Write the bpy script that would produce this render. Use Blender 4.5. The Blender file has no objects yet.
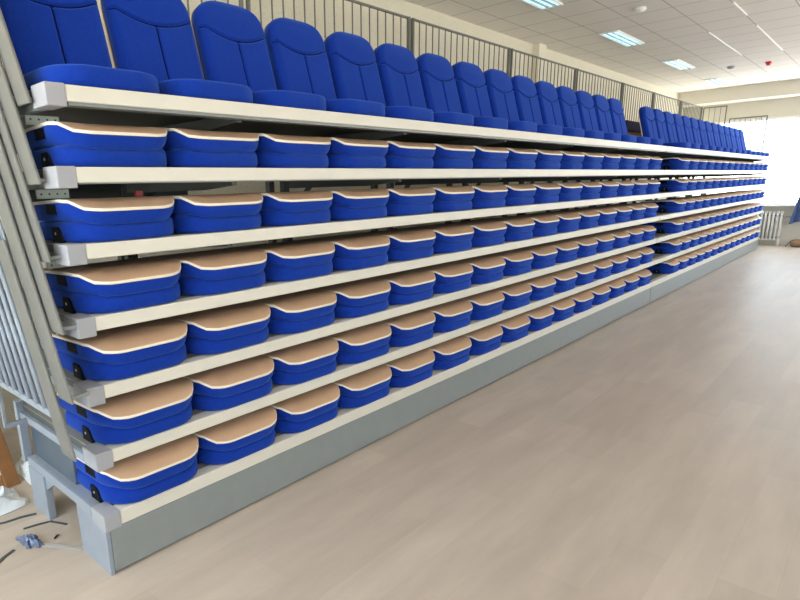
import bpy, bmesh, math, random
from mathutils import Vector, Matrix, noise
random.seed(7)
SC = bpy.context.scene
COL = SC.collection
R = math.radians

# ------------------------------------------------------------------ measures (metres)
Z1, RISE, BEAM, CAPH = .2892, .2842, .0575, .0732          # top of bottom tier, rise per tier, front beam height
def ztier(k): return Z1 + (k - 1) * RISE      # k = 1 (bottom) .. 7 (top)
X0, XJ, XK, XE = .698, 8.215, 8.235, 16.06    # near block X0..XJ, far block XK..XE
XS, PITCH, SEATW = 1.232, .4985, .49             # right edge of first seat, seat pitch
YB, XF, HC = 2.11, 17.3, 3.6                  # back wall, far wall, ceiling
XL, YF = -2.7, -6.2                           # wall behind camera's left, wall opposite the seating
ORD = ['first','second','third','fourth','fifth','sixth','seventh','eighth','ninth','tenth','eleventh','twelfth','thirteenth','fourteenth','fifteenth']
TN = {1:'bottom tier',2:'second tier up',3:'third tier up',4:'fourth tier up',5:'fifth tier up',6:'sixth tier up',7:'top tier'}

# ------------------------------------------------------------------ materials
def mat(name, col, rough=.5, metal=0., spec=.5, noise_amt=0., noise_scale=20., bump=0., bump_scale=200., sheen=0., emit=None):
    m = bpy.data.materials.new(name); m.use_nodes = True
    nt = m.node_tree; b = nt.nodes['Principled BSDF']
    b.inputs['Base Color'].default_value = (*col, 1)
    b.inputs['Roughness'].default_value = rough
    b.inputs['Metallic'].default_value = metal
    b.inputs['Specular IOR Level'].default_value = spec
    if sheen: b.inputs['Sheen Weight'].default_value = sheen; b.inputs['Sheen Roughness'].default_value = .5
    tc = nt.nodes.new('ShaderNodeTexCoord')
    if noise_amt:
        n = nt.nodes.new('ShaderNodeTexNoise'); n.inputs['Scale'].default_value = noise_scale; n.inputs['Detail'].default_value = 4
        nt.links.new(tc.outputs['Object'], n.inputs['Vector'])
        r = nt.nodes.new('ShaderNodeMapRange'); r.inputs['To Min'].default_value = 1 - noise_amt; r.inputs['To Max'].default_value = 1 + noise_amt
        r.inputs['From Min'].default_value = .25; r.inputs['From Max'].default_value = .75
        nt.links.new(n.outputs['Fac'], r.inputs['Value'])
        mx = nt.nodes.new('ShaderNodeVectorMath'); mx.operation = 'SCALE'; mx.inputs[0].default_value = col
        nt.links.new(r.outputs['Result'], mx.inputs['Scale']); nt.links.new(mx.outputs['Vector'], b.inputs['Base Color'])
    if bump:
        n2 = nt.nodes.new('ShaderNodeTexNoise'); n2.inputs['Scale'].default_value = bump_scale
        nt.links.new(tc.outputs['Object'], n2.inputs['Vector'])
        bp = nt.nodes.new('ShaderNodeBump'); bp.inputs['Strength'].default_value = bump; bp.inputs['Distance'].default_value = .002
        nt.links.new(n2.outputs['Fac'], bp.inputs['Height']); nt.links.new(bp.outputs['Normal'], b.inputs['Normal'])
    if emit:
        b.inputs['Emission Color'].default_value = (*emit[0], 1); b.inputs['Emission Strength'].default_value = emit[1]
    return m

def srgb(r, g, b):
    return tuple(((c/255)/12.92 if c/255 <= .04045 else ((c/255+.055)/1.055)**2.4) for c in (r, g, b))

M = {}
M['fabric'] = mat('blue_fabric', srgb(15,49,144), .92, spec=.12, noise_amt=.10, noise_scale=60, bump=.2, bump_scale=900, sheen=.45)
M['fabric'].node_tree.nodes['Principled BSDF'].inputs['Sheen Tint'].default_value = (.16, .36, 1, 1)
M['seam'] = mat('seam_groove_shade', srgb(8,26,84), .95, spec=.1)  # shade inside the seam grooves, put into a darker blue
M['wood']   = mat('beech_board', srgb(212,174,142), .42, noise_amt=.05, noise_scale=7)
M['edge']   = mat('board_edge', srgb(236,224,202), .5)
M['cream']  = mat('cream_beam', srgb(218,212,198), .45, noise_amt=.03, noise_scale=6)
M['cap']    = mat('grey_cap', srgb(160,160,164), .55)
M['steel']  = mat('grey_paint', srgb(135,140,139), .42, noise_amt=.04, noise_scale=12)
M['frame']  = mat('frame_paint', srgb(143,151,162), .38, noise_amt=.05, noise_scale=15)
M['deck']   = mat('deck_vinyl', srgb(142,140,132), .6, noise_amt=.06, noise_scale=9)
M['dark']   = mat('dark_steel', srgb(82,86,84), .5, metal=.2, noise_amt=.1, noise_scale=8)
M['plate']  = mat('slate_plate', srgb(80,92,104), .45, noise_amt=.06, noise_scale=10)
M['black']  = mat('black_plastic', srgb(16,17,20), .7, spec=.15)
M['rail']   = mat('rail_paint', srgb(112,112,104), .5)
M['post']   = mat('post_paint', srgb(110,109,104), .42, noise_amt=.05, noise_scale=10)
M['bolt']   = mat('bolt_zinc', srgb(190,192,195), .3, metal=.8)
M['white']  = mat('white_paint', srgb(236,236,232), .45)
M['red']    = mat('red_plastic', srgb(200,40,50), .4)
M['navy']   = mat('navy_cover', srgb(26,34,84), .8)
M['brown']  = mat('brown_wood', srgb(140,96,58), .5, noise_amt=.15, noise_scale=14)
M['cloth']  = mat('blue_cloth', srgb(84,106,152), .9, noise_amt=.1, noise_scale=15)
M['carton'] = mat('brown_carton', srgb(150,118,92), .8, noise_amt=.08)
M['tape']   = mat('dark_strap', srgb(70,78,86), .5)
M['foil']   = mat('crumpled_foil', srgb(112,124,152), .3, metal=.5, noise_amt=.35, noise_scale=60)
M['film']   = mat('clear_film', srgb(182,178,176), .2)
M['sheet']  = mat('white_plastic', srgb(226,230,233), .35)
M['pillar'] = mat('pillar_paint', srgb(224,217,198), .7)
M['louvre'] = mat('louvre_metal', srgb(205,214,218), .25, metal=.6)
M['tube']   = mat('lamp_tube', srgb(225,245,250), .4, emit=(srgb(170,225,240), 1.0))

def perforated(name, col, hole, scale, rough=.5):
    m = mat(name, col, rough); nt = m.node_tree; b = nt.nodes['Principled BSDF']
    tc = nt.nodes.new('ShaderNodeTexCoord')
    mp = nt.nodes.new('ShaderNodeVectorMath'); mp.operation = 'MODULO'; mp.inputs[1].default_value = (scale, scale, scale)
    ad = nt.nodes.new('ShaderNodeVectorMath'); ad.operation = 'ADD'; ad.inputs[1].default_value = (100*scale, 100*scale, 100*scale)
    nt.links.new(tc.outputs['Object'], ad.inputs[0]); nt.links.new(ad.outputs[0], mp.inputs[0])
    sb = nt.nodes.new('ShaderNodeVectorMath'); sb.operation = 'SUBTRACT'; sb.inputs[1].default_value = (scale/2,)*3
    nt.links.new(mp.outputs[0], sb.inputs[0])
    ml = nt.nodes.new('ShaderNodeVectorMath'); ml.operation = 'MULTIPLY'; ml.inputs[1].default_value = (1, 0, 1)
    nt.links.new(sb.outputs[0], ml.inputs[0])
    ln = nt.nodes.new('ShaderNodeVectorMath'); ln.operation = 'LENGTH'; nt.links.new(ml.outputs[0], ln.inputs[0])
    lt = nt.nodes.new('ShaderNodeMath'); lt.operation = 'LESS_THAN'; lt.inputs[1].default_value = scale*.13
    nt.links.new(ln.outputs['Value'], lt.inputs[0])
    mx = nt.nodes.new('ShaderNodeMix'); mx.data_type = 'RGBA'
    mx.inputs['A'].default_value = (*col, 1); mx.inputs['B'].default_value = (*hole, 1)
    nt.links.new(lt.outputs[0], mx.inputs['Factor']); nt.links.new(mx.outputs['Result'], b.inputs['Base Color'])
    return m
M['perf'] = perforated('perforated_steel', srgb(205,215,203), srgb(70,76,72), .032)

def wall_material():
    m = mat('acoustic_wall', srgb(214,205,178), .8); nt = m.node_tree; b = nt.nodes['Principled BSDF']
    tc = nt.nodes.new('ShaderNodeTexCoord')
    v = nt.nodes.new('ShaderNodeTexVoronoi'); v.inputs['Scale'].default_value = 38
    nt.links.new(tc.outputs['Object'], v.inputs['Vector'])
    lt = nt.nodes.new('ShaderNodeMath'); lt.operation = 'LESS_THAN'; lt.inputs[1].default_value = .2
    nt.links.new(v.outputs['Distance'], lt.inputs[0])
    n = nt.nodes.new('ShaderNodeTexNoise'); n.inputs['Scale'].default_value = 3
    nt.links.new(tc.outputs['Object'], n.inputs['Vector'])
    m1 = nt.nodes.new('ShaderNodeMix'); m1.data_type = 'RGBA'
    m1.inputs['A'].default_value = (*srgb(228,221,202), 1); m1.inputs['B'].default_value = (*srgb(218,210,188), 1)
    nt.links.new(n.outputs['Fac'], m1.inputs['Factor'])
    mx = nt.nodes.new('ShaderNodeMix'); mx.data_type = 'RGBA'; mx.inputs['B'].default_value = (*srgb(200,193,166), 1)
    nt.links.new(m1.outputs['Result'], mx.inputs['A']); nt.links.new(lt.outputs[0], mx.inputs['Factor'])
    nt.links.new(mx.outputs['Result'], b.inputs['Base Color'])
    return m
M['wall'] = wall_material()
M['plain'] = mat('plain_wall', srgb(214,208,194), .8, noise_amt=.02, noise_scale=2)

def floor_material():
    m = mat('plank_floor', srgb(178,164,148), .3, spec=.35); nt = m.node_tree; b = nt.nodes['Principled BSDF']
    tc = nt.nodes.new('ShaderNodeTexCoord')
    br = nt.nodes.new('ShaderNodeTexBrick')
    br.inputs['Scale'].default_value = 1; br.inputs['Brick Width'].default_value = 1.2; br.inputs['Row Height'].default_value = .19
    br.inputs['Mortar Size'].default_value = .0012; br.inputs['Mortar Smooth'].default_value = .3
    br.offset = .37; br.offset_frequency = 2
    br.inputs['Color1'].default_value = (*srgb(194,179,165), 1); br.inputs['Color2'].default_value = (*srgb(185,170,156), 1)
    br.inputs['Mortar'].default_value = (*srgb(184,169,155), 1)
    nt.links.new(tc.outputs['Object'], br.inputs['Vector'])
    mp = nt.nodes.new('ShaderNodeMapping'); mp.inputs['Scale'].default_value = (1.1, 5.5, 1)
    nt.links.new(tc.outputs['Object'], mp.inputs['Vector'])
    n = nt.nodes.new('ShaderNodeTexNoise'); n.inputs['Scale'].default_value = 1.1; n.inputs['Detail'].default_value = 5; n.inputs['Roughness'].default_value = .6
    nt.links.new(mp.outputs['Vector'], n.inputs['Vector'])
    rp = nt.nodes.new('ShaderNodeMapRange'); rp.inputs['From Min'].default_value = .3; rp.inputs['From Max'].default_value = .7
    rp.inputs['To Min'].default_value = .88; rp.inputs['To Max'].default_value = 1.09
    nt.links.new(n.outputs['Fac'], rp.inputs['Value'])
    sc = nt.nodes.new('ShaderNodeVectorMath'); sc.operation = 'SCALE'
    nt.links.new(br.outputs['Color'], sc.inputs[0]); nt.links.new(rp.outputs['Result'], sc.inputs['Scale'])
    nt.links.new(sc.outputs['Vector'], b.inputs['Base Color'])
    r2 = nt.nodes.new('ShaderNodeMapRange'); r2.inputs['To Min'].default_value = .34; r2.inputs['To Max'].default_value = .52
    nt.links.new(n.outputs['Fac'], r2.inputs['Value']); nt.links.new(r2.outputs['Result'], b.inputs['Roughness'])
    return m
M['floor'] = floor_material()

def ceiling_material():
    m = mat('ceiling_tile', srgb(232,225,214), .85); nt = m.node_tree; b = nt.nodes['Principled BSDF']
    tc = nt.nodes.new('ShaderNodeTexCoord'); sp = nt.nodes.new('ShaderNodeSeparateXYZ'); nt.links.new(tc.outputs['Object'], sp.inputs[0])
    facs = []
    for ax, off, size, hw in (('X', 8.93, .594, .008), ('Y', 1.22, .5365, .006)):
        a = nt.nodes.new('ShaderNodeMath'); a.operation = 'ADD'; a.inputs[1].default_value = size*60 - off + size/2
        nt.links.new(sp.outputs[ax], a.inputs[0])
        f = nt.nodes.new('ShaderNodeMath'); f.operation = 'MODULO'; f.inputs[1].default_value = size; nt.links.new(a.outputs[0], f.inputs[0])
        s = nt.nodes.new('ShaderNodeMath'); s.operation = 'SUBTRACT'; s.inputs[1].default_value = size/2; nt.links.new(f.outputs[0], s.inputs[0])
        ab = nt.nodes.new('ShaderNodeMath'); ab.operation = 'ABSOLUTE'; nt.links.new(s.outputs[0], ab.inputs[0])
        l = nt.nodes.new('ShaderNodeMath'); l.operation = 'LESS_THAN'; l.inputs[1].default_value = hw; nt.links.new(ab.outputs[0], l.inputs[0])
        facs.append(l)
    mxm = nt.nodes.new('ShaderNodeMath'); mxm.operation = 'MAXIMUM'
    nt.links.new(facs[0].outputs[0], mxm.inputs[0]); nt.links.new(facs[1].outputs[0], mxm.inputs[1])
    n = nt.nodes.new('ShaderNodeTexNoise'); n.inputs['Scale'].default_value = 60; nt.links.new(tc.outputs['Object'], n.inputs['Vector'])
    m1 = nt.nodes.new('ShaderNodeMix'); m1.data_type = 'RGBA'
    m1.inputs['A'].default_value = (*srgb(232,225,214), 1); m1.inputs['B'].default_value = (*srgb(238,231,221), 1)
    nt.links.new(n.outputs['Fac'], m1.inputs['Factor'])
    mx = nt.nodes.new('ShaderNodeMix'); mx.data_type = 'RGBA'; mx.inputs['B'].default_value = (*srgb(184,174,160), 1)
    nt.links.new(m1.outputs['Result'], mx.inputs['A']); nt.links.new(mxm.outputs[0], mx.inputs['Factor'])
    nt.links.new(mx.outputs['Result'], b.inputs['Base Color'])
    return m
M['ceiling'] = ceiling_material()

def glass_material():
    m = bpy.data.materials.new('window_glass'); m.use_nodes = True; nt = m.node_tree
    for n in list(nt.nodes): nt.nodes.remove(n)
    o = nt.nodes.new('ShaderNodeOutputMaterial'); t = nt.nodes.new('ShaderNodeBsdfTransparent'); g = nt.nodes.new('ShaderNodeBsdfGlossy')
    t.inputs['Color'].default_value = (.96, .98, .97, 1); g.inputs['Roughness'].default_value = .02
    x = nt.nodes.new('ShaderNodeMixShader'); x.inputs[0].default_value = .06
    nt.links.new(t.outputs[0], x.inputs[1]); nt.links.new(g.outputs[0], x.inputs[2]); nt.links.new(x.outputs[0], o.inputs[0])
    return m
M['glass'] = glass_material()

# ------------------------------------------------------------------ helpers
class MB:
    """collects shapes in world coordinates, then links them as ONE mesh object"""
    def __init__(s): s.bm = bmesh.new()
    def box(s, x0, x1, y0, y1, z0, z1):
        vs = [s.bm.verts.new((x, y, z)) for x in (x0, x1) for y in (y0, y1) for z in (z0, z1)]
        for f in ((0,1,3,2),(4,6,7,5),(0,4,5,1),(2,3,7,6),(0,2,6,4),(1,5,7,3)): s.bm.faces.new([vs[i] for i in f])
        return s
    def prism(s, pts, axis, a, b):
        """polygon pts extruded along axis from a to b; pts are the two other coordinates in order"""
        def P(p, t):
            q = list(p); q.insert(axis, t); return q
        A = [s.bm.verts.new(P(p, a)) for p in pts]; B = [s.bm.verts.new(P(p, b)) for p in pts]
        s.bm.faces.new(A); s.bm.faces.new(B[::-1])
        for i in range(len(pts)):
            j = (i+1) % len(pts); s.bm.faces.new([A[j], A[i], B[i], B[j]])
        return s
    def tube(s, pts, r, n=8):
        pts = [Vector(p) for p in pts]; rings = []
        for i, p in enumerate(pts):
            d = (pts[min(i+1, len(pts)-1)] - pts[max(i-1, 0)]).normalized()
            u = d.cross(Vector((0,0,1)) if abs(d.z) < .9 else Vector((1,0,0))).normalized(); v = d.cross(u)
            rings.append([s.bm.verts.new(p + (u*math.cos(a)+v*math.sin(a))*r) for a in [2*math.pi*k/n for k in range(n)]])
        for a, b in zip(rings, rings[1:]):
            for k in range(n):
                f = s.bm.faces.new([a[k], a[(k+1)%n], b[(k+1)%n], b[k]]); f.smooth = True
        s.bm.faces.new(rings[0][::-1]); s.bm.faces.new(rings[-1])
        return s
    def build(s, name, material, parent=None, bevel=0., smooth=False):
        bmesh.ops.recalc_face_normals(s.bm, faces=s.bm.faces[:])
        if bevel:
            ed = [e for e in s.bm.edges if len(e.link_faces) == 2 and e.calc_face_angle(0) > .5]
            bmesh.ops.bevel(s.bm, geom=ed, offset=bevel, segments=2, affect='EDGES', profile=.5)
        if smooth:
            for f in s.bm.faces: f.smooth = True
        if parent is not None:
            bmesh.ops.translate(s.bm, verts=s.bm.verts[:], vec=-Vector(parent.location))
        me = bpy.data.meshes.new(name); s.bm.to_mesh(me); s.bm.free()
        for m in (material if isinstance(material, (list, tuple)) else [material]): me.materials.append(m)
        o = bpy.data.objects.new(name, me); COL.objects.link(o)
        if parent is not None: o.parent = parent
        return o

def tag(o, label=None, cat=None, group=None, kind=None):
    if label: o['label'] = label
    if cat: o['category'] = cat
    if group: o['group'] = group
    if kind: o['kind'] = kind
    return o
def empty(name, loc, label=None, cat=None, group=None, kind=None):
    o = bpy.data.objects.new(name, None); COL.objects.link(o); o.location = loc; o.empty_display_size = .1
    return tag(o, label, cat, group, kind)
def copy_thing(root, loc, label, group=None):
    r = root.copy(); COL.objects.link(r); r.location = loc; r['label'] = label
    if group: r['group'] = group
    for ch in root.children:
        c = ch.copy(); COL.objects.link(c); c.parent = r
        for g in ch.children:
            d = g.copy(); COL.objects.link(d); d.parent = c
    return r

def rr(w, d, rad, n=7, cy=0.):
    """rounded rectangle outline, corner radii rad = (front, back); y runs from -d/2 (front) to d/2"""
    rf, rb = rad; pts = []
    for (sx, sy, a0, r_) in ((1,-1,-90,rf),(1,1,0,rb),(-1,1,90,rb),(-1,-1,180,rf)):
        r_ = max(.002, min(r_, w/2-.001, d/2-.001))
        cx_, cy_ = sx*(w/2-r_), sy*(d/2-r_)
        for i in range(n+1):
            a = R(a0 + 90*i/n); pts.append((cx_+r_*math.cos(a), cy+cy_+r_*math.sin(a)))
    return pts
def pad(w, d, rad, levels, prof_top=lambda y: 0, prof_bot=lambda y: 0, cy=0., mat_of=None):
    """soft or hard slab: levels = [(inset, z, t)], t = 0 uses the bottom profile, 1 the top one"""
    bm = bmesh.new(); rings = []
    for lv in levels:
        ins, z, t = lv[:3]; ex = lv[3] if len(lv) > 3 else 0
        pts = rr(w-2*ins, d-2*ins, (rad[0]+ex-ins, rad[1]-ins), cy=cy)
        rings.append([bm.verts.new((x, y, z + t*prof_top(y) + (1-t)*prof_bot(y))) for x, y in pts])
    n = len(rings[0])
    for i, (a, b) in enumerate(zip(rings, rings[1:])):
        for k in range(n):
            f = bm.faces.new([a[k], a[(k+1)%n], b[(k+1)%n], b[k]]); f.smooth = True
            if mat_of: f.material_index = mat_of(i)
    for ring, rev in ((rings[0], True), (rings[-1], False)):
        f = bm.faces.new(ring[::-1] if rev else ring); f.smooth = True
        if mat_of: f.material_index = mat_of(len(rings)-2 if not rev else 0)
    return bm
def link_bm(bm, name, mats, parent):
    me = bpy.data.meshes.new(name); bm.to_mesh(me); bm.free()
    for m in (mats if isinstance(mats, (list, tuple)) else [mats]): me.materials.append(m)
    o = bpy.data.objects.new(name, me); COL.objects.link(o); o.parent = parent
    return o

# ------------------------------------------------------------------ room shell
def struct(mb, name, m, parent=None, **k):
    o = mb.build(name, m, parent, **k)
    if parent is None: o['kind'] = 'structure'
    return o
T = .2
struct(MB().box(XL-T, XF+T, YF-T, YB+T, -.1, 0), 'floor', M['floor'])
struct(MB().box(XL-T, XF+T, YF-T, YB+T, HC, HC+.1), 'ceiling', M['ceiling'])
struct(MB().box(XL-T, XF+T, YB, YB+T, 0, HC), 'wall_back', M['wall'])
def wall_with_openings(name, axis, a, b, lo, hi, openings, m):
    """wall slab between a and b on axis 0/1, running lo..hi on the other one, openings = [(s0, s1, z0, z1)]"""
    mb = MB()
    def put(s0, s1, z0, z1):
        if s1 - s0 > 1e-4 and z1 - z0 > 1e-4:
            if axis == 0: mb.box(a, b, s0, s1, z0, z1)
            else: mb.box(s0, s1, a, b, z0, z1)
    cur = lo
    for s0, s1, z0, z1 in openings:
        put(cur, s0, 0, HC); put(s0, s1, 0, z0); put(s0, s1, z1, HC); cur = s1
    put(cur, hi, 0, HC)
    return struct(mb, name, m)
WIN_FAR  = [(-5.4, 1.98, .93, 2.9)]
WIN_LEFT = [(-5.7, -2.3, .6, 3.3), (-1.9, 1.7, .6, 3.3)]
WIN_SIDE_ADDED = [(4.4, 6.4, .93, 2.9), (7.2, 10.8, .93, 2.9), (12.4, 16.2, .93, 2.9)]  # unseen windows, added and placed to light the seating fronts and floor
wall_with_openings('wall_right', 0, XF, XF+T, YF, YB, WIN_FAR, M['plain'])
wall_with_openings('wall_left', 0, XL-T, XL, YF, YB, WIN_LEFT, M['plain'])
wall_with_openings('wall_front', 1, YF-T, YF, XL, XF, WIN_SIDE_ADDED, M['plain'])
WORLD_PORTALS = []
nwin = 0
def window(axis, pos, inward, s0, s1, z0, z1, mull):
    global nwin; nwin += 1
    fr = MB(); gl = MB(); t = .05
    def b(mb, u0, u1, w0, w1, p0, p1):
        if axis == 0: mb.box(p0, p1, u0, u1, w0, w1)
        else: mb.box(u0, u1, p0, p1, w0, w1)
    pa, pb = sorted((pos, pos - inward*.07))
    b(fr, s0, s1, z0, z0+t, pa, pb); b(fr, s0, s1, z1-t, z1, pa, pb)
    b(fr, s0, s0+t, z0+t, z1-t, pa, pb); b(fr, s1-t, s1, z0+t, z1-t, pa, pb)
    for u in mull: b(fr, u-t/2, u+t/2, z0+t, z1-t, pa, pb)
    o = fr.build('window_%d' % nwin, M['white']); o['kind'] = 'structure'
    pm = (pa+pb)/2
    b(gl, s0+t, s1-t, z0+t, z1-t, pm-.003, pm+.003)
    gl.build('pane', M['glass'], o)
    L = bpy.data.lights.new('window_daylight', 'AREA'); L.shape = 'RECTANGLE'; L.size = s1-s0; L.size_y = z1-z0
    L.cycles.is_portal = True
    lo = bpy.data.objects.new('window_daylight', L); COL.objects.link(lo)
    c = (s0+s1)/2; zc = (z0+z1)/2; off = pos - inward*.1
    lo.location = (off, c, zc) if axis == 0 else (c, off, zc)
    d = Vector((inward, 0, 0)) if axis == 0 else Vector((0, inward, 0))
    lo.rotation_euler = d.to_track_quat('-Z', 'Z').to_euler()
for a in WIN_FAR:  window(0, XF, -1, *a, (-3.4, -1.4))
for a in WIN_LEFT: window(0, XL, 1, *a, ((a[0]+a[1])/2,))
for a in WIN_SIDE_ADDED: window(1, YF, 1, *a, ((a[0]*2+a[1])/3, (a[0]+2*a[1])/3))
struct(MB().box(XF-.16, XF, -5.5, 2.05, .90, .93), 'trim_1', M['white'], bevel=.005)          # window sill
struct(MB().box(16.68, XF, YF, YB, 3.3, HC), 'trim_2', M['plain'])                             # ceiling beam by the far window
struct(MB().box(8.81, 9.05, YB-.1, YB, 0, HC), 'trim_3', M['pillar'], bevel=.004)              # wall pier
for i, (a, b, y) in enumerate(((10.15,12.5,.152),(10.25,12.6,-.39),(8.69,9.5,-.40))):          # white strips standing in for light reflected on the ceiling grid bars
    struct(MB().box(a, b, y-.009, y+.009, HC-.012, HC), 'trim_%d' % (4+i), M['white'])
struct(MB().box(XF-.02, XF, YF, YB, 0, .1), 'baseboard_right', M['plain'])

# ------------------------------------------------------------------ seating tiers
def depth(k): return 1.45 if k == 7 else .80 + .07*k
def tier(k, block):
    near = block == 'near'; xa, xb = (X0, XJ) if near else (XK, XE); z = ztier(k); D = depth(k)
    what = {1:'above grey fascia', 7:'holding upright seats'}.get(k, 'holding folded seats')
    t = empty('seating_tier', (xa, 0, 0), 'cream-edged platform, %s of %s seating block, %s' % (TN[k], block, what), 'platform', 'telescopic seating tiers')
    ca = xa + (.071 if near else 0); cb = xb - (0 if near else .071)
    MB().box(ca, cb, 0, .07, z-(BEAM if k > 1 else .067), z).build('front_beam', M['cream'], t, bevel=.004)
    cx = (xa, ca) if near else (cb, xb)
    tag(MB().box(cx[0]-.002*near, cx[1]+.002*(not near), -.003, .125, z-CAPH-.003, z+.003).build('end_cap', M['cap'], t, bevel=.004), 'grey plastic end cap')
    if k > 5:
        MB().box(ca+.01, cb-.01, .012, .07, z-BEAM-(.011 if k == 7 else .004), z-BEAM).build('lip_strip', M['steel'], t)
    MB().box(xa+(.08 if near and k == 1 else .02), xb-.005, .07, D, z-.035, z-.005).build('platform_deck', M['dark'], t)
    tag(MB().box(xa+(.08 if near and k == 1 else .02), xb-.005, .07, D, z-.005, z-.001).build('deck_surface', M['deck'], t), 'grey vinyl deck covering')
    if near and k == 1:
        MB().box(xa-.002, xa+.071, .127, .88, z-.046, z+.002).build('side_channel', M['frame'], t, bevel=.004)
    elif near and k == 2:
        MB().box(xa, xa+.05, .13, D-.02, z-.075, z-.036).build('side_channel', M['frame'], t, bevel=.004)
    else:
        sx = xa+.025 if near else xb-.05
        MB().box(sx, sx+.03, .13, D-.02, z-.075, z-.036).build('side_channel', M['steel'], t, bevel=.004)
    n = 6
    for i in range(n):
        x = xa + .55 + (xb-xa-1.0)*i/(n-1) + .05*k
        MB().prism([(.09, z-.036), (.09, z-.075), (.35, z-.095), (D-.1, z-.095), (D-.1, z-.036)], 0, x, x+.03).build('cantilever_bracket', M['dark'], t)
        MB().box(x, x+.05, D-.055, D-.005, 0, z-.036).build('support_column', M['dark'], t)
        if k >= 3 and i < n-1:
            MB().prism([(x+.18, z-.13), (x+.22, z-.13), (x+.33, z-.036), (x+.29, z-.036)], 1, D-.09, D-.06).build('brace', M['dark'], t)
    if near and k >= 2:
        if k != 6: MB().box(2.02, xb-.05, D-.03, D-.022, z-.15, z-.036).build('perforated_channel', M['perf'], t)
        MB().box(xa+.3, 2.015, D-.03, D-.022, z-.15, z-.036).build('riser_panel', M['dark'], t)
    if near and k >= 2:
        MB().box(xa+.03, xa+.16, .3, .312, z-.112, z-.076).build('end_plate', M['perf'], t)
    if k == 1:
        if near:
            MB().box(X0+.02, XJ, .004, .03, .012, z-.069).build('fascia_panel', M['steel'], t, bevel=.002)
            MB().box(X0-.001, X0+.019, .006, .29, .0, z-.045).build('end_leg', M['frame'], t, bevel=.003)
            MB().box(X0-.006, X0+.032, .67, .875, .0, z-.045).build('end_leg', M['frame'], t, bevel=.004)
            MB().prism([(.55, z-.046), (.67, z-.046), (.67, z-.12)], 0, X0+.004, X0+.02).build('gusset', M['frame'], t)
        else:
            for a, b in ((XK, 12.528), (12.532, XE)):
                MB().box(a, b, .004, .03, .012, z-.069).build('fascia_panel', M['steel'], t, bevel=.002)
            MB().box(XE-.02, XE, .03, .29, 0, z-.076).build('end_leg', M['frame'], t, bevel=.003)
    if near and k == 2:
        tag(MB().box(X0+.04, X0+.06, .37, .88, Z1+.0, z-.076).build('carriage_plate', M['plate'], t, bevel=.003), 'dark slate side plate')
        MB().box(X0-.012, X0+.03, .885, .925, Z1-.03, z+.02).build('upright', M['frame'], t, bevel=.003)
    if near and k == 6:
        tag(MB().box(1.19, 1.225, .35, .37, z-.125, z-.09).build('stop_block', M['red'], t), 'small red stop block')
    return t
for k in range(1, 8):
    for block in ('near', 'far'): tier(k, block)

# ------------------------------------------------------------------ seats
def bump(y):                                         # y measured from the seat front
    y = max(0., min(.55, y-.004))
    pts = ((0,-.006),(.02,-.002),(.08,.029),(.14,.033),(.3,.029),(.42,.022),(.56,.016))
    for (a, va), (b, vb) in zip(pts, pts[1:]):
        if y <= b:
            t = (y-a)/(b-a); t = t*t*(3-2*t); return va + (vb-va)*t
    return 0
def cushion_bm(w=.480, d=.46, h=.066, y0=.010, top=lambda y: .55*bump(y)):
    lv = [(.19,.002,0),(.06,.002,0),(.012,.003,0),(.003,.010,0),(0,.024,0),(.0005,.040,1),(.004,h-.012,1),(.011,h-.004,1),(.024,h,1),(.06,h+.001,1),(.12,h+.002,1),(.19,h+.003,1)]
    return pad(w, d, (.15,.05), lv, top, cy=y0+d/2)
def folded_pad_bm(w=.488, d=.50, y0=.006):
    f = lambda y: bump(y)
    g = lambda y: .55*bump(y)
    zb, zt = .066, .1235
    lv = [(.2,zb+.003,0,.03),(.07,zb+.002,0,.03),(.024,zb+.001,0,.03),(.011,zb+.003,.05,.03),(.005,zb+.010,.15,.026),(.002,zb+.022,.4,.016),(0,zb+.036,.7,.006),(0,zt-.004,1),(.0015,zt,1),(.03,zt,1),(.1,zt,1),(.2,zt,1)]
    return pad(w, d, (.135,.04), lv, f, g, cy=y0+d/2)
def board_bm(w, d, y0, z, th, prof, rad):
    lv = [(.2,z,1),(.05,z,1),(.0015,z,1),(0,z+.0015,1),(0,z+th-.0015,1),(.0015,z+th,1),(.005,z+th,1),(.05,z+th,1),(.12,z+th,1),(.2,z+th,1)]
    return pad(w, d, rad, lv, prof, prof, cy=y0+d/2, mat_of=lambda i: 0 if i >= 5 else 1)
def hinge(parent, s, y, z0, z1):
    x = s*.232
    mb = MB(); a, b = sorted((x, x+s*.016))
    mb.prism([(y, z0), (y+.09, z0), (y+.09, z1), (y+.04, z1), (y+.018, z1-.012), (y, z0+.012)], 0, a, b)
    return mb
def dress_hinges(t, y=.145, top=.062):
    for s in (-1, 1):
        h = hinge(t, s, y, .0, top).build('hinge_bracket', M['black'], None, bevel=.003); h.parent = t
        b = MB().tube([(s*.246, y+.055, .036), (s*.249, y+.055, .036)], .006, 8).build('bolt', M['bolt'], None); b.parent = h
def make_folded():
    t = empty('folded_seat', (0,0,0), 'x', 'seat', 'folded seats stored on the tiers')
    link_bm(cushion_bm(), 'cushion', M['fabric'], t)
    link_bm(folded_pad_bm(), 'backrest_pad', M['fabric'], t)
    b = link_bm(board_bm(.492, .503, .004, .124, .0125, bump, (.138,.04)), 'back_board', [M['wood'], M['edge']], t); b['label'] = 'beech-coloured back board with pale edge'
    dress_hinges(t)
    for s in (-1, 1):
        a, c = sorted((s*.228, s*.2455))
        q = MB().box(a, c, .175, .27, .110, .150).build('hinge_block', M['black'], None, bevel=.002); q.parent = t
    return t

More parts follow.
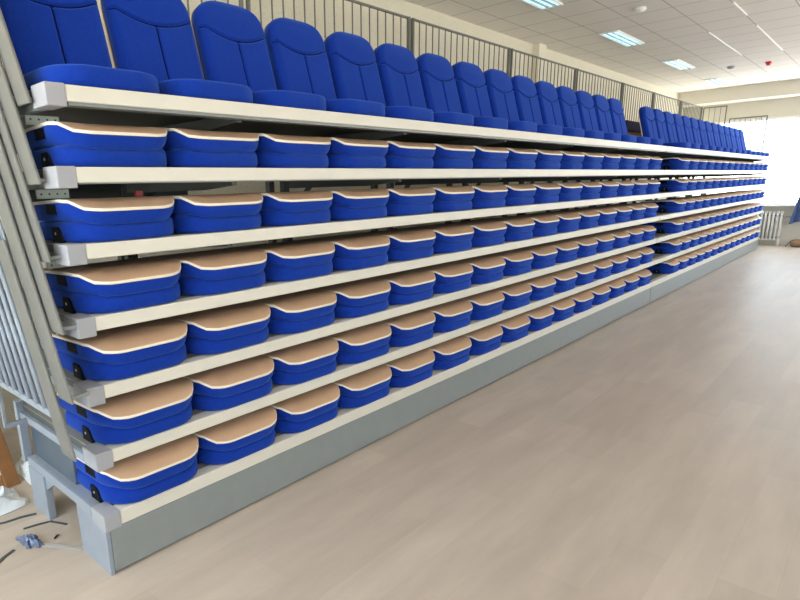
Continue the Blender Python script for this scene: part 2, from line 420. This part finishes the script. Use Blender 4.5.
LEN, LEAN, BASEY, BASEZ = .60, R(15), .430, .034
def back_half(v, w):
    """half width of the backrest at v = 0..1 from bottom to top"""
    y = v*LEN; r = .15; h = w/2
    lo = .03
    if y > LEN - r:
        t = min(1., max(0., (y-(LEN-r))/r)); h *= (1-t**2.7)**(1/2.7)*.985+.015*(1-t)
    if y < lo: h *= .97 + .03*math.sqrt(max(0, 1-(min(1., (lo-y)/lo))**2))
    return h
def back_pad_bm(w=.458):
    bm = bmesh.new(); NU, NV = 128, 260
    vs = [1-(1-i/NV)**1.5 if False else i/NV for i in range(NV+1)]
    vs = [v if v < .8 else .8+.2*math.sin((v-.8)/.2*math.pi/2) for v in vs]
    def front(u, v):
        au = abs(u); T = .085 - .012*v
        e = min(1., (1-au)*back_half(v, w)/.045); f = min(1., (1-v)*LEN/.05+.02); g = min(1., v*LEN/.03+.2)
        rnd = lambda q: math.sqrt(max(0, 1-(1-q)**2))
        d = .034 + (T-.034)*rnd(e)*rnd(f)*rnd(g)
        d += .010*(1-u*u)*math.exp(-((v-.82)/.12)**2)                       # headrest swell
        x = u*w/2
        ys = .635 + .08*min(1, (x/.2)**2)                                   # smile seam under the headrest
        d -= .015*math.exp(-(((v-ys)*LEN)/.0075)**2)*(1 if abs(x) < .225 else 0)
        if v < .632: d -= .015*math.exp(-(x/.0065)**2)
        return d
    grid = []
    us = [math.sin((i/NU-.5)*math.pi)*.35+(i/NU*2-1)*.65 for i in range(NU+1)]
    for v in vs:
        h = max(back_half(v, w), .004)
        grid.append([(u*h, v*LEN, front(u, v)) for u in us])
    V = [[bm.verts.new(p) for p in row] for row in grid]
    for j in range(NV):
        for i in range(NU):
            f = bm.faces.new([V[j][i], V[j][i+1], V[j+1][i+1], V[j+1][i]]); f.smooth = True
            c = f.calc_center_median(); ys = .635 + .08*min(1, (c.x/.2)**2)
            if (abs(c.y/LEN-ys)*LEN < .0034 and abs(c.x) < .222) or (c.y/LEN < .632 and abs(c.x) < .0036): f.material_index = 1
    loop = [V[0][i] for i in range(NU+1)] + [V[j][NU] for j in range(1, NV+1)] + [V[NV][i] for i in range(NU-1, -1, -1)] + [V[j][0] for j in range(NV-1, 0, -1)]
    B = [bm.verts.new((p.co.x*.985, p.co.y, 0)) for p in loop]
    n = len(loop)
    for k in range(n):
        f = bm.faces.new([loop[(k+1)%n], loop[k], B[k], B[(k+1)%n]]); f.smooth = True
    bm.faces.new(B)
    bmesh.ops.remove_doubles(bm, verts=bm.verts[:], dist=1e-5)
    bmesh.ops.recalc_face_normals(bm, faces=bm.faces[:])
    return bm
def back_shell_bm(w=.461, th=.008):
    bm = bmesh.new(); N = 40; pts = []
    for i in range(N+1):
        v = i/N; v = v if v < .8 else .8+.2*math.sin((v-.8)/.2*math.pi/2)
        pts.append((max(back_half(v, w), .003), v*LEN))
    out = [(x, y) for x, y in pts] + [(-x, y) for x, y in reversed(pts)]
    A = [bm.verts.new((x, y, 0)) for x, y in out]; B = [bm.verts.new((x, y, -th)) for x, y in out]
    bm.faces.new(A); bm.faces.new(B[::-1]); n = len(out)
    for k in range(n):
        f = bm.faces.new([A[(k+1)%n], A[k], B[k], B[(k+1)%n]]); f.material_index = 1
    bmesh.ops.recalc_face_normals(bm, faces=bm.faces[:])
    return bm
def lean_matrix():
    # local (x, y up the back, z out of the back) -> x, leaning up and backwards, front facing -Y
    up = Vector((0, math.sin(LEAN), math.cos(LEAN))); out = Vector((0, -math.cos(LEAN), math.sin(LEAN)))
    base = Vector((0, BASEY, BASEZ)) - out*.07
    return Matrix(((1, up.x, out.x, base.x), (0, up.y, out.y, base.y), (0, up.z, out.z, base.z), (0,0,0,1)))
def make_upright():
    t = empty('auditorium_seat', (0,0,0), 'x', 'seat', 'upright seats on the top tier')
    link_bm(cushion_bm(.476, .46, .082, .014, lambda y: 0), 'cushion', M['fabric'], t)
    bm = back_pad_bm(); bmesh.ops.transform(bm, matrix=lean_matrix(), verts=bm.verts[:]); link_bm(bm, 'backrest', [M['fabric'], M['seam']], t)
    bm = back_shell_bm(); bmesh.ops.transform(bm, matrix=lean_matrix(), verts=bm.verts[:])
    b = link_bm(bm, 'back_board', [M['wood'], M['edge']], t); b['label'] = 'beech-coloured back board with pale edge'
    dress_hinges(t, y=.36, top=.075)
    return t

SEATY = {1:-.026, 2:-.024, 3:-.018, 4:-.013, 5:-.006, 6:0}      # lower rows sit a little farther forward
proto_f, proto_u = make_folded(), make_upright()
first_f = first_u = True
def place(k, i, block, x):
    global first_f, first_u
    z = ztier(k)
    n = (15 if block == 'near' else 14)
    if k == 7:
        lab = 'upright blue padded seat, %s from the near end of the %s block' % (ORD[i], block)
        g = 'upright seats on the top tier of the %s block' % block
        if first_u: proto_u.location = (x, 0, z); tag(proto_u, lab, 'seat', g); first_u = False
        else: copy_thing(proto_u, (x, 0, z), lab, g)
    else:
        lab = 'folded blue seat, %s from the near end, %s, %s seating block' % (ORD[i], TN[k], block)
        g = 'folded seats on the %s of the %s block' % (TN[k], block)
        y = SEATY[k]
        if first_f: proto_f.location = (x, y, z); tag(proto_f, lab, 'seat', g); first_f = False
        else: copy_thing(proto_f, (x, y, z), lab, g)
for k in range(1, 8):
    for i in range(15): place(k, i, 'near', XS - SEATW/2 + PITCH*i)
    for i in range(14): place(k, i, 'far', XS - SEATW/2 + PITCH*(16.64+i))

# ------------------------------------------------------------------ slanted guard rails on the left end
YBASE = {2:-.075, 3:-.06, 4:-.015, 5:.06, 6:.09, 7:.118}
SL = .49
for k in range(2, 8):
    x = .683 - .016*(7-k); z = ztier(k); yb = YBASE[k]; th = .012
    t = empty('side_guard_rail', (x, yb, z), 'grey slanted guard rail bolted to the near end of the %s' % {2:'second tier up',3:'third tier up',4:'fourth tier up',5:'fifth tier up',6:'sixth tier up',7:'top tier'}[k], 'guard rail', 'slanted guard rails on the left end')
    Y = lambda zz, o=0: yb + SL*(zz-z) + o
    w = .122; zt = z+.87; zb = z + {2:.03, 3:-.02, 4:-.04}.get(k, -.06)
    MB().prism([(Y(zb), zb), (Y(zb, w), zb), (Y(zt, w), zt), (Y(zt), zt)], 0, x-th, x).build('post', M['post'], t, bevel=.004)
    y2 = .78
    MB().prism([(Y(z+.165, w), z+.165), (Y(z+.165, w+y2), z+.165), (Y(z+.195, w+y2), z+.195), (Y(z+.195, w), z+.195)], 0, x-th, x).build('bottom_rail', M['frame'], t, bevel=.003)
    MB().prism([(Y(zt-.03, w), zt-.03), (Y(zt-.03, w+y2), zt-.03), (Y(zt, w+y2), zt), (Y(zt, w), zt)], 0, x-th, x).build('top_rail', M['frame'], t, bevel=.003)
    for i in range(8):
        o = w + .045 + .087*i
        MB().tube([(x-th/2, Y(z+.19, o), z+.19), (x-th/2, Y(zt-.025, o), zt-.025)], .0058 if k > 2 else .011, 8).build('baluster', M['frame'], t)
    MB().prism([(Y(zb, w+y2-.05), zb), (Y(zb, w+y2), zb), (Y(zt, w+y2), zt), (Y(zt, w+y2-.05), zt)], 0, x-th, x).build('post', M['frame'], t, bevel=.004)
    yc = Y(zb)+.035
    if k == 2:
        MB().box(x-th, x, .78, .80, z-.065, z+.167).box(x, X0+.004, .78, .80, z-.065, z-.045).build('mounting_bracket', M['frame'], t)
    else:
        MB().box(x-.004, X0-.002, yc, yc+.012, zb+.008, zb+.022).build('mounting_bracket', M['steel'], t, bevel=.002)

# ------------------------------------------------------------------ guard rail along the back of the top tier
z7 = ztier(7); YR = 1.43; ZR = 3.16
posts = [.80, 2.78, 4.80, 6.80, 8.78, 10.72, 12.4, 14.25, 16.03]
for i, (a, b) in enumerate(zip(posts, posts[1:])):
    t = empty('guard_rail', (a, YR, z7), 'grey barred guard rail panel behind upright seats, %s from the near end' % ORD[i], 'guard rail', 'guard rail panels behind the top row')
    for x in (a+.022, b-.042):
        MB().box(x, x+.02, YR-.02, YR+.015, z7, ZR).build('post', M['rail'], t, bevel=.003)
    MB().box(a+.05, b-.05, YR-.012, YR+.012, ZR-.018, ZR).build('top_rail', M['rail'], t, bevel=.003)
    MB().box(a+.05, b-.05, YR-.01, YR+.01, z7+.09, z7+.11).build('bottom_rail', M['rail'], t, bevel=.002)
    n = round((b-a)/.118)-1
    for j in range(n):
        x = a+.036 + (b-a-.072)*(j+1)/(n+1)
        MB().tube([(x, YR, z7+.1), (x, YR, ZR-.01)], .0065, 6).build('baluster', M['rail'], t)
# ------------------------------------------------------------------ rails on the far end
def end_rail(y0, y1, zt, zb, n, label, name='end_guard_rail'):
    x = XE+.012
    t = empty(name, (x, y0, z7), label, 'guard rail')
    for y in (y0, y1):
        MB().box(x-.011, x+.011, y-.011, y+.011, z7-.03, zt).build('post', M['rail'], t, bevel=.002)
    MB().box(x-.01, x+.01, y0, y1, zt-.025, zt).build('top_rail', M['rail'], t)
    MB().box(x-.01, x+.01, y0, y1, zb-.012, zb+.012).build('bottom_rail', M['rail'], t)
    for j in range(1, n+1):
        y = y0 + (y1-y0)*j/(n+1)
        MB().tube([(x, y, zb), (x, y, zt-.01)], .006, 6).build('baluster', M['rail'], t)
end_rail(.96, 1.40, 3.15, z7+.12, 3, 'tall grey end rail at far end of top tier, next to back rail')
end_rail(.19, .87, 2.865, z7+.17, 6, 'lower grey end rail at far end of top tier, against bright window')

# ------------------------------------------------------------------ navy box on the far block's top deck
t = empty('storage_box', (10.7, 1.2, z7), 'dark navy box on the top deck in the gap between seating blocks', 'box')
MB().box(10.15, 11.3, 1.12, 1.38, z7, z7+.36).build('plinth', M['carton'], t, bevel=.004)
MB().box(10.1, 11.35, 1.1, 1.39, z7+.36, z7+.52).build('cover', M['navy'], t, bevel=.012)

# ------------------------------------------------------------------ ceiling lights and devices
LPOS = ['nearest the camera, cut off by the top edge', 'second from the camera', 'third from the camera', 'farthest, near the ceiling beam']
for i in range(4):
    x0 = 8.94 + 2.986*(i-1); x1 = x0+1.17; y0, y1 = .965, 1.215
    t = empty('ceiling_light', (x0, y0, HC), 'recessed louvred ceiling light, %s' % LPOS[i], 'light', 'ceiling lights in a row')
    f = MB(); f.box(x0, x1, y0, y0+.012, HC-.02, HC); f.box(x0, x1, y1-.012, y1, HC-.02, HC)
    f.box(x0, x0+.012, y0+.012, y1-.012, HC-.02, HC); f.box(x1-.012, x1, y0+.012, y1-.012, HC-.02, HC)
    f.build('light_frame', M['white'], t)
    MB().box(x0+.012, x1-.012, y0+.012, y1-.012, HC-.006, HC).build('reflector', M['louvre'], t)
    for j in range(3):
        y = y0 + (y1-y0)*(j+.5)/3
        MB().box(x0+.03, x1-.03, y-.014, y+.014, HC-.018, HC-.007).build('lamp_tube', M['tube'], t, bevel=.003)
    for j in range(1, 3):
        y = y0 + (y1-y0)*j/3
        MB().box(x0+.012, x1-.012, y-.006, y+.006, HC-.02, HC-.006).build('louvre', M['louvre'], t)
def detector(x, y, label, m, r=.055):
    bm = bmesh.new(); rings = []
    for rad, z in ((r, 0), (r, -.018), (r*.82, -.034), (r*.4, -.046), (.004, -.048)):
        rings.append([bm.verts.new((rad*math.cos(2*math.pi*k/20), rad*math.sin(2*math.pi*k/20), z)) for k in range(20)])
    for a, b in zip(rings, rings[1:]):
        for k in range(20): bm.faces.new([a[k], b[k], b[(k+1)%20], a[(k+1)%20]]).smooth = True
    bm.faces.new(rings[0]); bm.faces.new(rings[-1][::-1])
    me = bpy.data.meshes.new('smoke_detector'); bm.to_mesh(me); bm.free(); me.materials.append(m)
    o = bpy.data.objects.new('smoke_detector', me); COL.objects.link(o); o.location = (x, y, HC)
    return tag(o, label, 'smoke detector')
detector(8.06, .425, 'round white smoke detector on the ceiling nearest the camera, beside the second light', M['white'], .07)
detector(13.6, .5, 'small round grey smoke detector on the ceiling toward the far window', M['cap'], .06)
t = empty('fire_sounder', (13.7, -.06, HC), 'red fire alarm sounder on the ceiling near the far beam', 'alarm')
MB().box(13.62, 13.78, -.1, -.02, HC-.03, HC).build('base', M['red'], t, bevel=.006)
MB().prism([(13.63, HC-.03), (13.77, HC-.03), (13.73, HC-.06), (13.67, HC-.06)], 1, -.09, -.03).build('horn', M['red'], t, bevel=.006)

# ------------------------------------------------------------------ far wall: radiator, pipe, cloth, bag
t = empty('radiator', (17.1, .2, 0), 'white column radiator under the far window beside the seating end', 'radiator')
for j in range(11):
    y = -.22 + .075*j
    mb = MB(); mb.tube([(17.08, y, .14), (17.08, y, .76)], .020, 10); mb.tube([(17.16, y, .14), (17.16, y, .76)], .020, 10)
    mb.box(17.06, 17.18, y-.024, y+.024, .74, .78); mb.box(17.06, 17.18, y-.024, y+.024, .12, .16)
    mb.box(17.085, 17.155, y-.008, y+.008, .22, .68)
    mb.build('column', M['white'], t)
MB().tube([(17.12, -.25, .69), (17.12, .6, .69)], .016).tube([(17.12, -.25, .19), (17.12, .6, .19)], .016).build('connecting_pipe', M['cap'], t)
for y in (-.23, .53): MB().box(17.08, 17.16, y-.02, y+.02, 0, .14).build('foot', M['white'], t)
tag(MB().tube([(17.2, -5.4, .66), (17.2, -.28, .66)], .018).build('heating_pipe', M['cap']), 'grey heating pipe along the wall right of the radiator', 'pipe')
def cloth_bm():
    bm = bmesh.new(); NU, NV = 26, 18; fr = []; bk = []
    for side in (0, 1):
        rows = []
        for j in range(NV+1):
            v = j/NV; z = 1.42 - .88*v
            yc = -.62 - .02*v; hw = .06 + .19*v**.8
            row = []
            for i in range(NU+1):
                u = i/NU*2-1
                x = 17.02 + .05*math.sin(u*9+v*2)*(.3+.7*v) - .04*v + (.03 if side else 0)
                row.append(bm.verts.new((x, yc+u*hw, z + .03*v*math.sin(u*5))))
            rows.append(row)
        for a, b in zip(rows, rows[1:]):
            for i in range(NU): bm.faces.new([a[i], a[i+1], b[i+1], b[i]]).smooth = True
        (bk if side else fr).extend(rows)
    def rim(p): return p[0][:] + [r[-1] for r in p[1:]] + p[-1][-2::-1] + [r[0] for r in p[-2:0:-1]]
    A, B = rim(fr), rim(bk); n = len(A)
    for k in range(n): bm.faces.new([A[k], A[(k+1)%n], B[(k+1)%n], B[k]])
    bmesh.ops.recalc_face_normals(bm, faces=bm.faces[:]); return bm
t = empty('hanging_jacket', (17.02, -.62, 1.42), 'blue cloth jacket hanging before the far window at right edge', 'jacket')
bm = cloth_bm(); bmesh.ops.translate(bm, verts=bm.verts[:], vec=-Vector(t.location)); link_bm(bm, 'jacket_cloth', M['cloth'], t)
hk = MB().tube([(17.05, -.62, 1.40), (17.06, -.62, 1.50), (17.10, -.62, 1.53), (17.235, -.62, 1.53)], .008)
hk.build('hanger_hook', M['cap'], t)
def lump_bm(c, s, seed, amp=.12, sub=3):
    bm = bmesh.new(); bmesh.ops.create_icosphere(bm, subdivisions=sub, radius=1)
    for v in bm.verts:
        n = noise.noise(v.co*1.7+Vector((seed,0,0)))
        v.co *= 1 + amp*n
        v.co = Vector((v.co.x*s[0], v.co.y*s[1], max(v.co.z, -.75)*s[2]))
        v.co += Vector(c) + Vector((0,0,.75*s[2]))
    for f in bm.faces: f.smooth = True
    return bm
t = empty('brown_bag', (16.95, -.62, 0), 'brown slouching bag on the floor under the hanging jacket', 'bag')
bm = lump_bm((0,0,0), (.14,.16,.10), 3); link_bm(bm, 'bag_body', M['carton'], t)
MB().tube([(16.92, -.55, .16), (16.90, -.48, .13), (16.88, -.43, .05), (16.88, -.40, .012)], .010).build('strap', M['tape'], t)

# ------------------------------------------------------------------ floor litter and things behind the left end
def ribbon(pts, w, th=.003):
    """flat strip lying along pts"""
    bm = bmesh.new(); P = [Vector(p) for p in pts]; rows = []
    for i, p in enumerate(P):
        d = (P[min(i+1, len(P)-1)]-P[max(i-1, 0)]).normalized(); s = Vector((-d.y, d.x, 0)).normalized()*w/2
        rows.append([bm.verts.new(q) for q in (p-s, p+s, p+s+Vector((0,0,th)), p-s+Vector((0,0,th)))])
    for a, b in zip(rows, rows[1:]):
        for k in range(4): bm.faces.new([a[k], a[(k+1)%4], b[(k+1)%4], b[k]])
    bm.faces.new(rows[0][::-1]); bm.faces.new(rows[-1]); bmesh.ops.recalc_face_normals(bm, faces=bm.faces[:]); return bm
def solo(bm, name, m, label, cat, group=None):
    me = bpy.data.meshes.new(name); bm.to_mesh(me); bm.free(); me.materials.append(m)
    o = bpy.data.objects.new(name, me); COL.objects.link(o); return tag(o, label, cat, group)
solo(ribbon([(.36,.86,.001),(.45,.845,.004),(.53,.822,.002),(.60,.81,.004),(.67,.79,.001)], .016), 'packing_strap', M['tape'], 'long dark packing strap on the floor leading to the rear end leg', 'strap')
solo(ribbon([(.57,.69,.001),(.63,.672,.004),(.69,.655,.002),(.735,.565,.001)], .012), 'packing_strap', M['tape'], 'short dark packing strap curling in front of the rear end leg', 'strap')
solo(ribbon([(.30,.41,.001),(.38,.475,.003),(.425,.508,.002),(.475,.535,.001)], .016), 'packing_strap', M['tape'], 'dark packing strap at the left picture edge, in front of the litter', 'strap')
solo(ribbon([(.668,.505,.001),(.655,.494,.004),(.642,.484,.001)], .008), 'plastic_scrap', M['black'], 'tiny black plastic scrap on the floor between the end legs', 'scrap')
solo(ribbon([(.575,.475,.001),(.60,.45,.003),(.64,.385,.002),(.68,.325,.003),(.70,.295,.001)], .026), 'clear_tape', M['film'], 'translucent strip of packing film lying toward the front end leg', 'tape')
def foil_bm():
    bm = bmesh.new(); N = 14; V = []; W = []
    for lay in (0, 1):
        g = []
        for i in range(N+1):
            row = []
            for j in range(N+1):
                u, v = i/N, j/N
                x = .515+.075*u + .012*noise.noise(Vector((u*4, v*4, 3)))
                y = .50+.135*v - .05*u + .02*noise.noise(Vector((u*4, v*4, 9)))
                edge = min(u, 1-u, v, 1-v)*4
                z = .002 + min(1, edge)*.018*(1+noise.noise(Vector((u*5, v*6, 1)))) + (.002 if lay else 0)
                row.append(bm.verts.new((x, y, max(z, .001+.002*lay))))
            g.append(row)
        (W if lay else V).extend(g)
    for g in (V, W):
        for i in range(N):
            for j in range(N): bm.faces.new([g[i][j], g[i+1][j], g[i+1][j+1], g[i][j+1]])
    def rim(p): return p[0][:] + [r[-1] for r in p[1:]] + p[-1][-2::-1] + [r[0] for r in p[-2:0:-1]]
    A, B = rim(V), rim(W); n = len(A)
    for k in range(n): bm.faces.new([A[k], A[(k+1)%n], B[(k+1)%n], B[k]])
    bmesh.ops.recalc_face_normals(bm, faces=bm.faces[:]); return bm
solo(foil_bm(), 'crumpled_wrapper', M['foil'], 'crumpled bluish foil wrapper on the floor left of the seating', 'wrapper')
def sheet_bm(ox, sx, oy, sy, sk, hz, seed):
    bm = bmesh.new(); N = 30; L = []
    for lay in (0, 1):
        g = []
        for i in range(N+1):
            row = []
            for j in range(N+1):
                u, v = i/N, j/N
                x = ox + sx*u + .05*sx*noise.noise(Vector((u*3, v*3, 5+seed)))
                y = oy + sy*v + sk*u + .1*sy*noise.noise(Vector((u*3, v*3, 15+seed)))
                e = min(1, min(u, 1-u, v, 1-v)*6)
                z = .003 + e*hz*(1.1+1.3*noise.noise(Vector((u*6, v*5, 2+seed)))+.6*noise.noise(Vector((u*14, v*12, 7)))) + .003*lay
                row.append(bm.verts.new((x, y, max(z, .001+.003*lay))))
            g.append(row)
        L.append(g)
    for g in L:
        for i in range(N):
            for j in range(N): bm.faces.new([g[i][j], g[i+1][j], g[i+1][j+1], g[i][j+1]])
    def rim(p): return p[0][:] + [r[-1] for r in p[1:]] + p[-1][-2::-1] + [r[0] for r in p[-2:0:-1]]
    A, B = rim(L[0]), rim(L[1]); n = len(A)
    for k in range(n): bm.faces.new([A[k], A[(k+1)%n], B[(k+1)%n], B[k]])
    bmesh.ops.recalc_face_normals(bm, faces=bm.faces[:]); return bm
solo(sheet_bm(.14, .54, .84, .24, .09, .045, 0), 'plastic_sheet', M['sheet'], 'crumpled white plastic sheet on the floor in front of the wooden frame', 'plastic sheet')
solo(sheet_bm(.765, .16, 1.08, .36, .02, .05, 4), 'plastic_sheet', M['sheet'], 'smaller crumpled white plastic sheet between wooden frame and rear end leg', 'plastic sheet')
# wooden frame leaning on the back wall
t = empty('wooden_frame', (.4, 1.2, 0), 'brown wooden frame leaning behind the left end of the seating', 'frame')
def lean(x, h, off=0.): return (x, 1.2 + .75*h + off, h)
def leanbox(x0, x1, h0, h1):
    mb = MB(); vs = [mb.bm.verts.new(lean(x, h, o)) for x in (x0, x1) for h in (h0, h1) for o in (0, .03)]
    for f in ((0,1,3,2),(4,6,7,5),(0,4,5,1),(2,3,7,6),(0,2,6,4),(1,5,7,3)): mb.bm.faces.new([vs[i] for i in f])
    return mb
leanbox(.655, .735, 0, .75).build('stile', M['brown'], t, bevel=.004); leanbox(.0, .07, 0, .75).build('stile', M['brown'], t, bevel=.004)
leanbox(.07, .655, 0, .07).build('cross_rail', M['brown'], t, bevel=.004); leanbox(.07, .655, .68, .75).build('cross_rail', M['brown'], t, bevel=.004)
leanbox(.07, .655, .07, .68).build('panel', M['plain'], t)

# ------------------------------------------------------------------ daylight
w = bpy.data.worlds.new('sky'); SC.world = w; w.use_nodes = True
nt = w.node_tree; bg = nt.nodes['Background']
tc = nt.nodes.new('ShaderNodeTexCoord'); sp = nt.nodes.new('ShaderNodeSeparateXYZ'); nt.links.new(tc.outputs['Generated'], sp.inputs[0])
rp = nt.nodes.new('ShaderNodeValToRGB'); nt.links.new(sp.outputs['Z'], rp.inputs['Fac'])
rp.color_ramp.elements[0].position = 0.0; rp.color_ramp.elements[0].color = (.84, .83, .82, 1)      # unseen ground half, made extra bright to light the ceiling
rp.color_ramp.elements[1].position = .04; rp.color_ramp.elements[1].color = (.53, .61, .71, 1)      # bright sky
nt.links.new(rp.outputs['Color'], bg.inputs['Color']); bg.inputs['Strength'].default_value = 11.0

# ------------------------------------------------------------------ camera
cam = bpy.data.cameras.new('camera'); co = bpy.data.objects.new('camera', cam); COL.objects.link(co)
CX, CY, CZ, YAW, PIT, ROL, F = -0.19216, -2.21099, 1.60621, 45.31579, 14.44538, -1.69131, 580.01196
ya, pi_, ro = R(YAW), R(PIT), R(ROL)
Fw = Vector((math.sin(ya)*math.cos(pi_), math.cos(ya)*math.cos(pi_), -math.sin(pi_)))
Rt = Vector((math.cos(ya), -math.sin(ya), 0)); Up = Rt.cross(Fw)
R2 = Rt*math.cos(ro) + Up*math.sin(ro); U2 = -Rt*math.sin(ro) + Up*math.cos(ro)
co.matrix_world = Matrix(((R2.x, U2.x, -Fw.x, CX), (R2.y, U2.y, -Fw.y, CY), (R2.z, U2.z, -Fw.z, CZ), (0,0,0,1)))
cam.sensor_fit = 'HORIZONTAL'; cam.sensor_width = 36; cam.lens = F/800*36
cam.shift_x = -(-76.8123)/800; cam.shift_y = (38.0242)/800
cam.clip_start = .02; cam.clip_end = 200
SC.camera = co

SC.view_settings.view_transform = 'Standard'; SC.view_settings.look = 'None'
SC.view_settings.gamma = 1; SC.view_settings.use_curve_mapping = False
SC.view_settings.exposure = -0.02
SC.cycles.use_denoising = True
SC.cycles.max_bounces = 8; SC.cycles.diffuse_bounces = 5; SC.cycles.transparent_max_bounces = 12
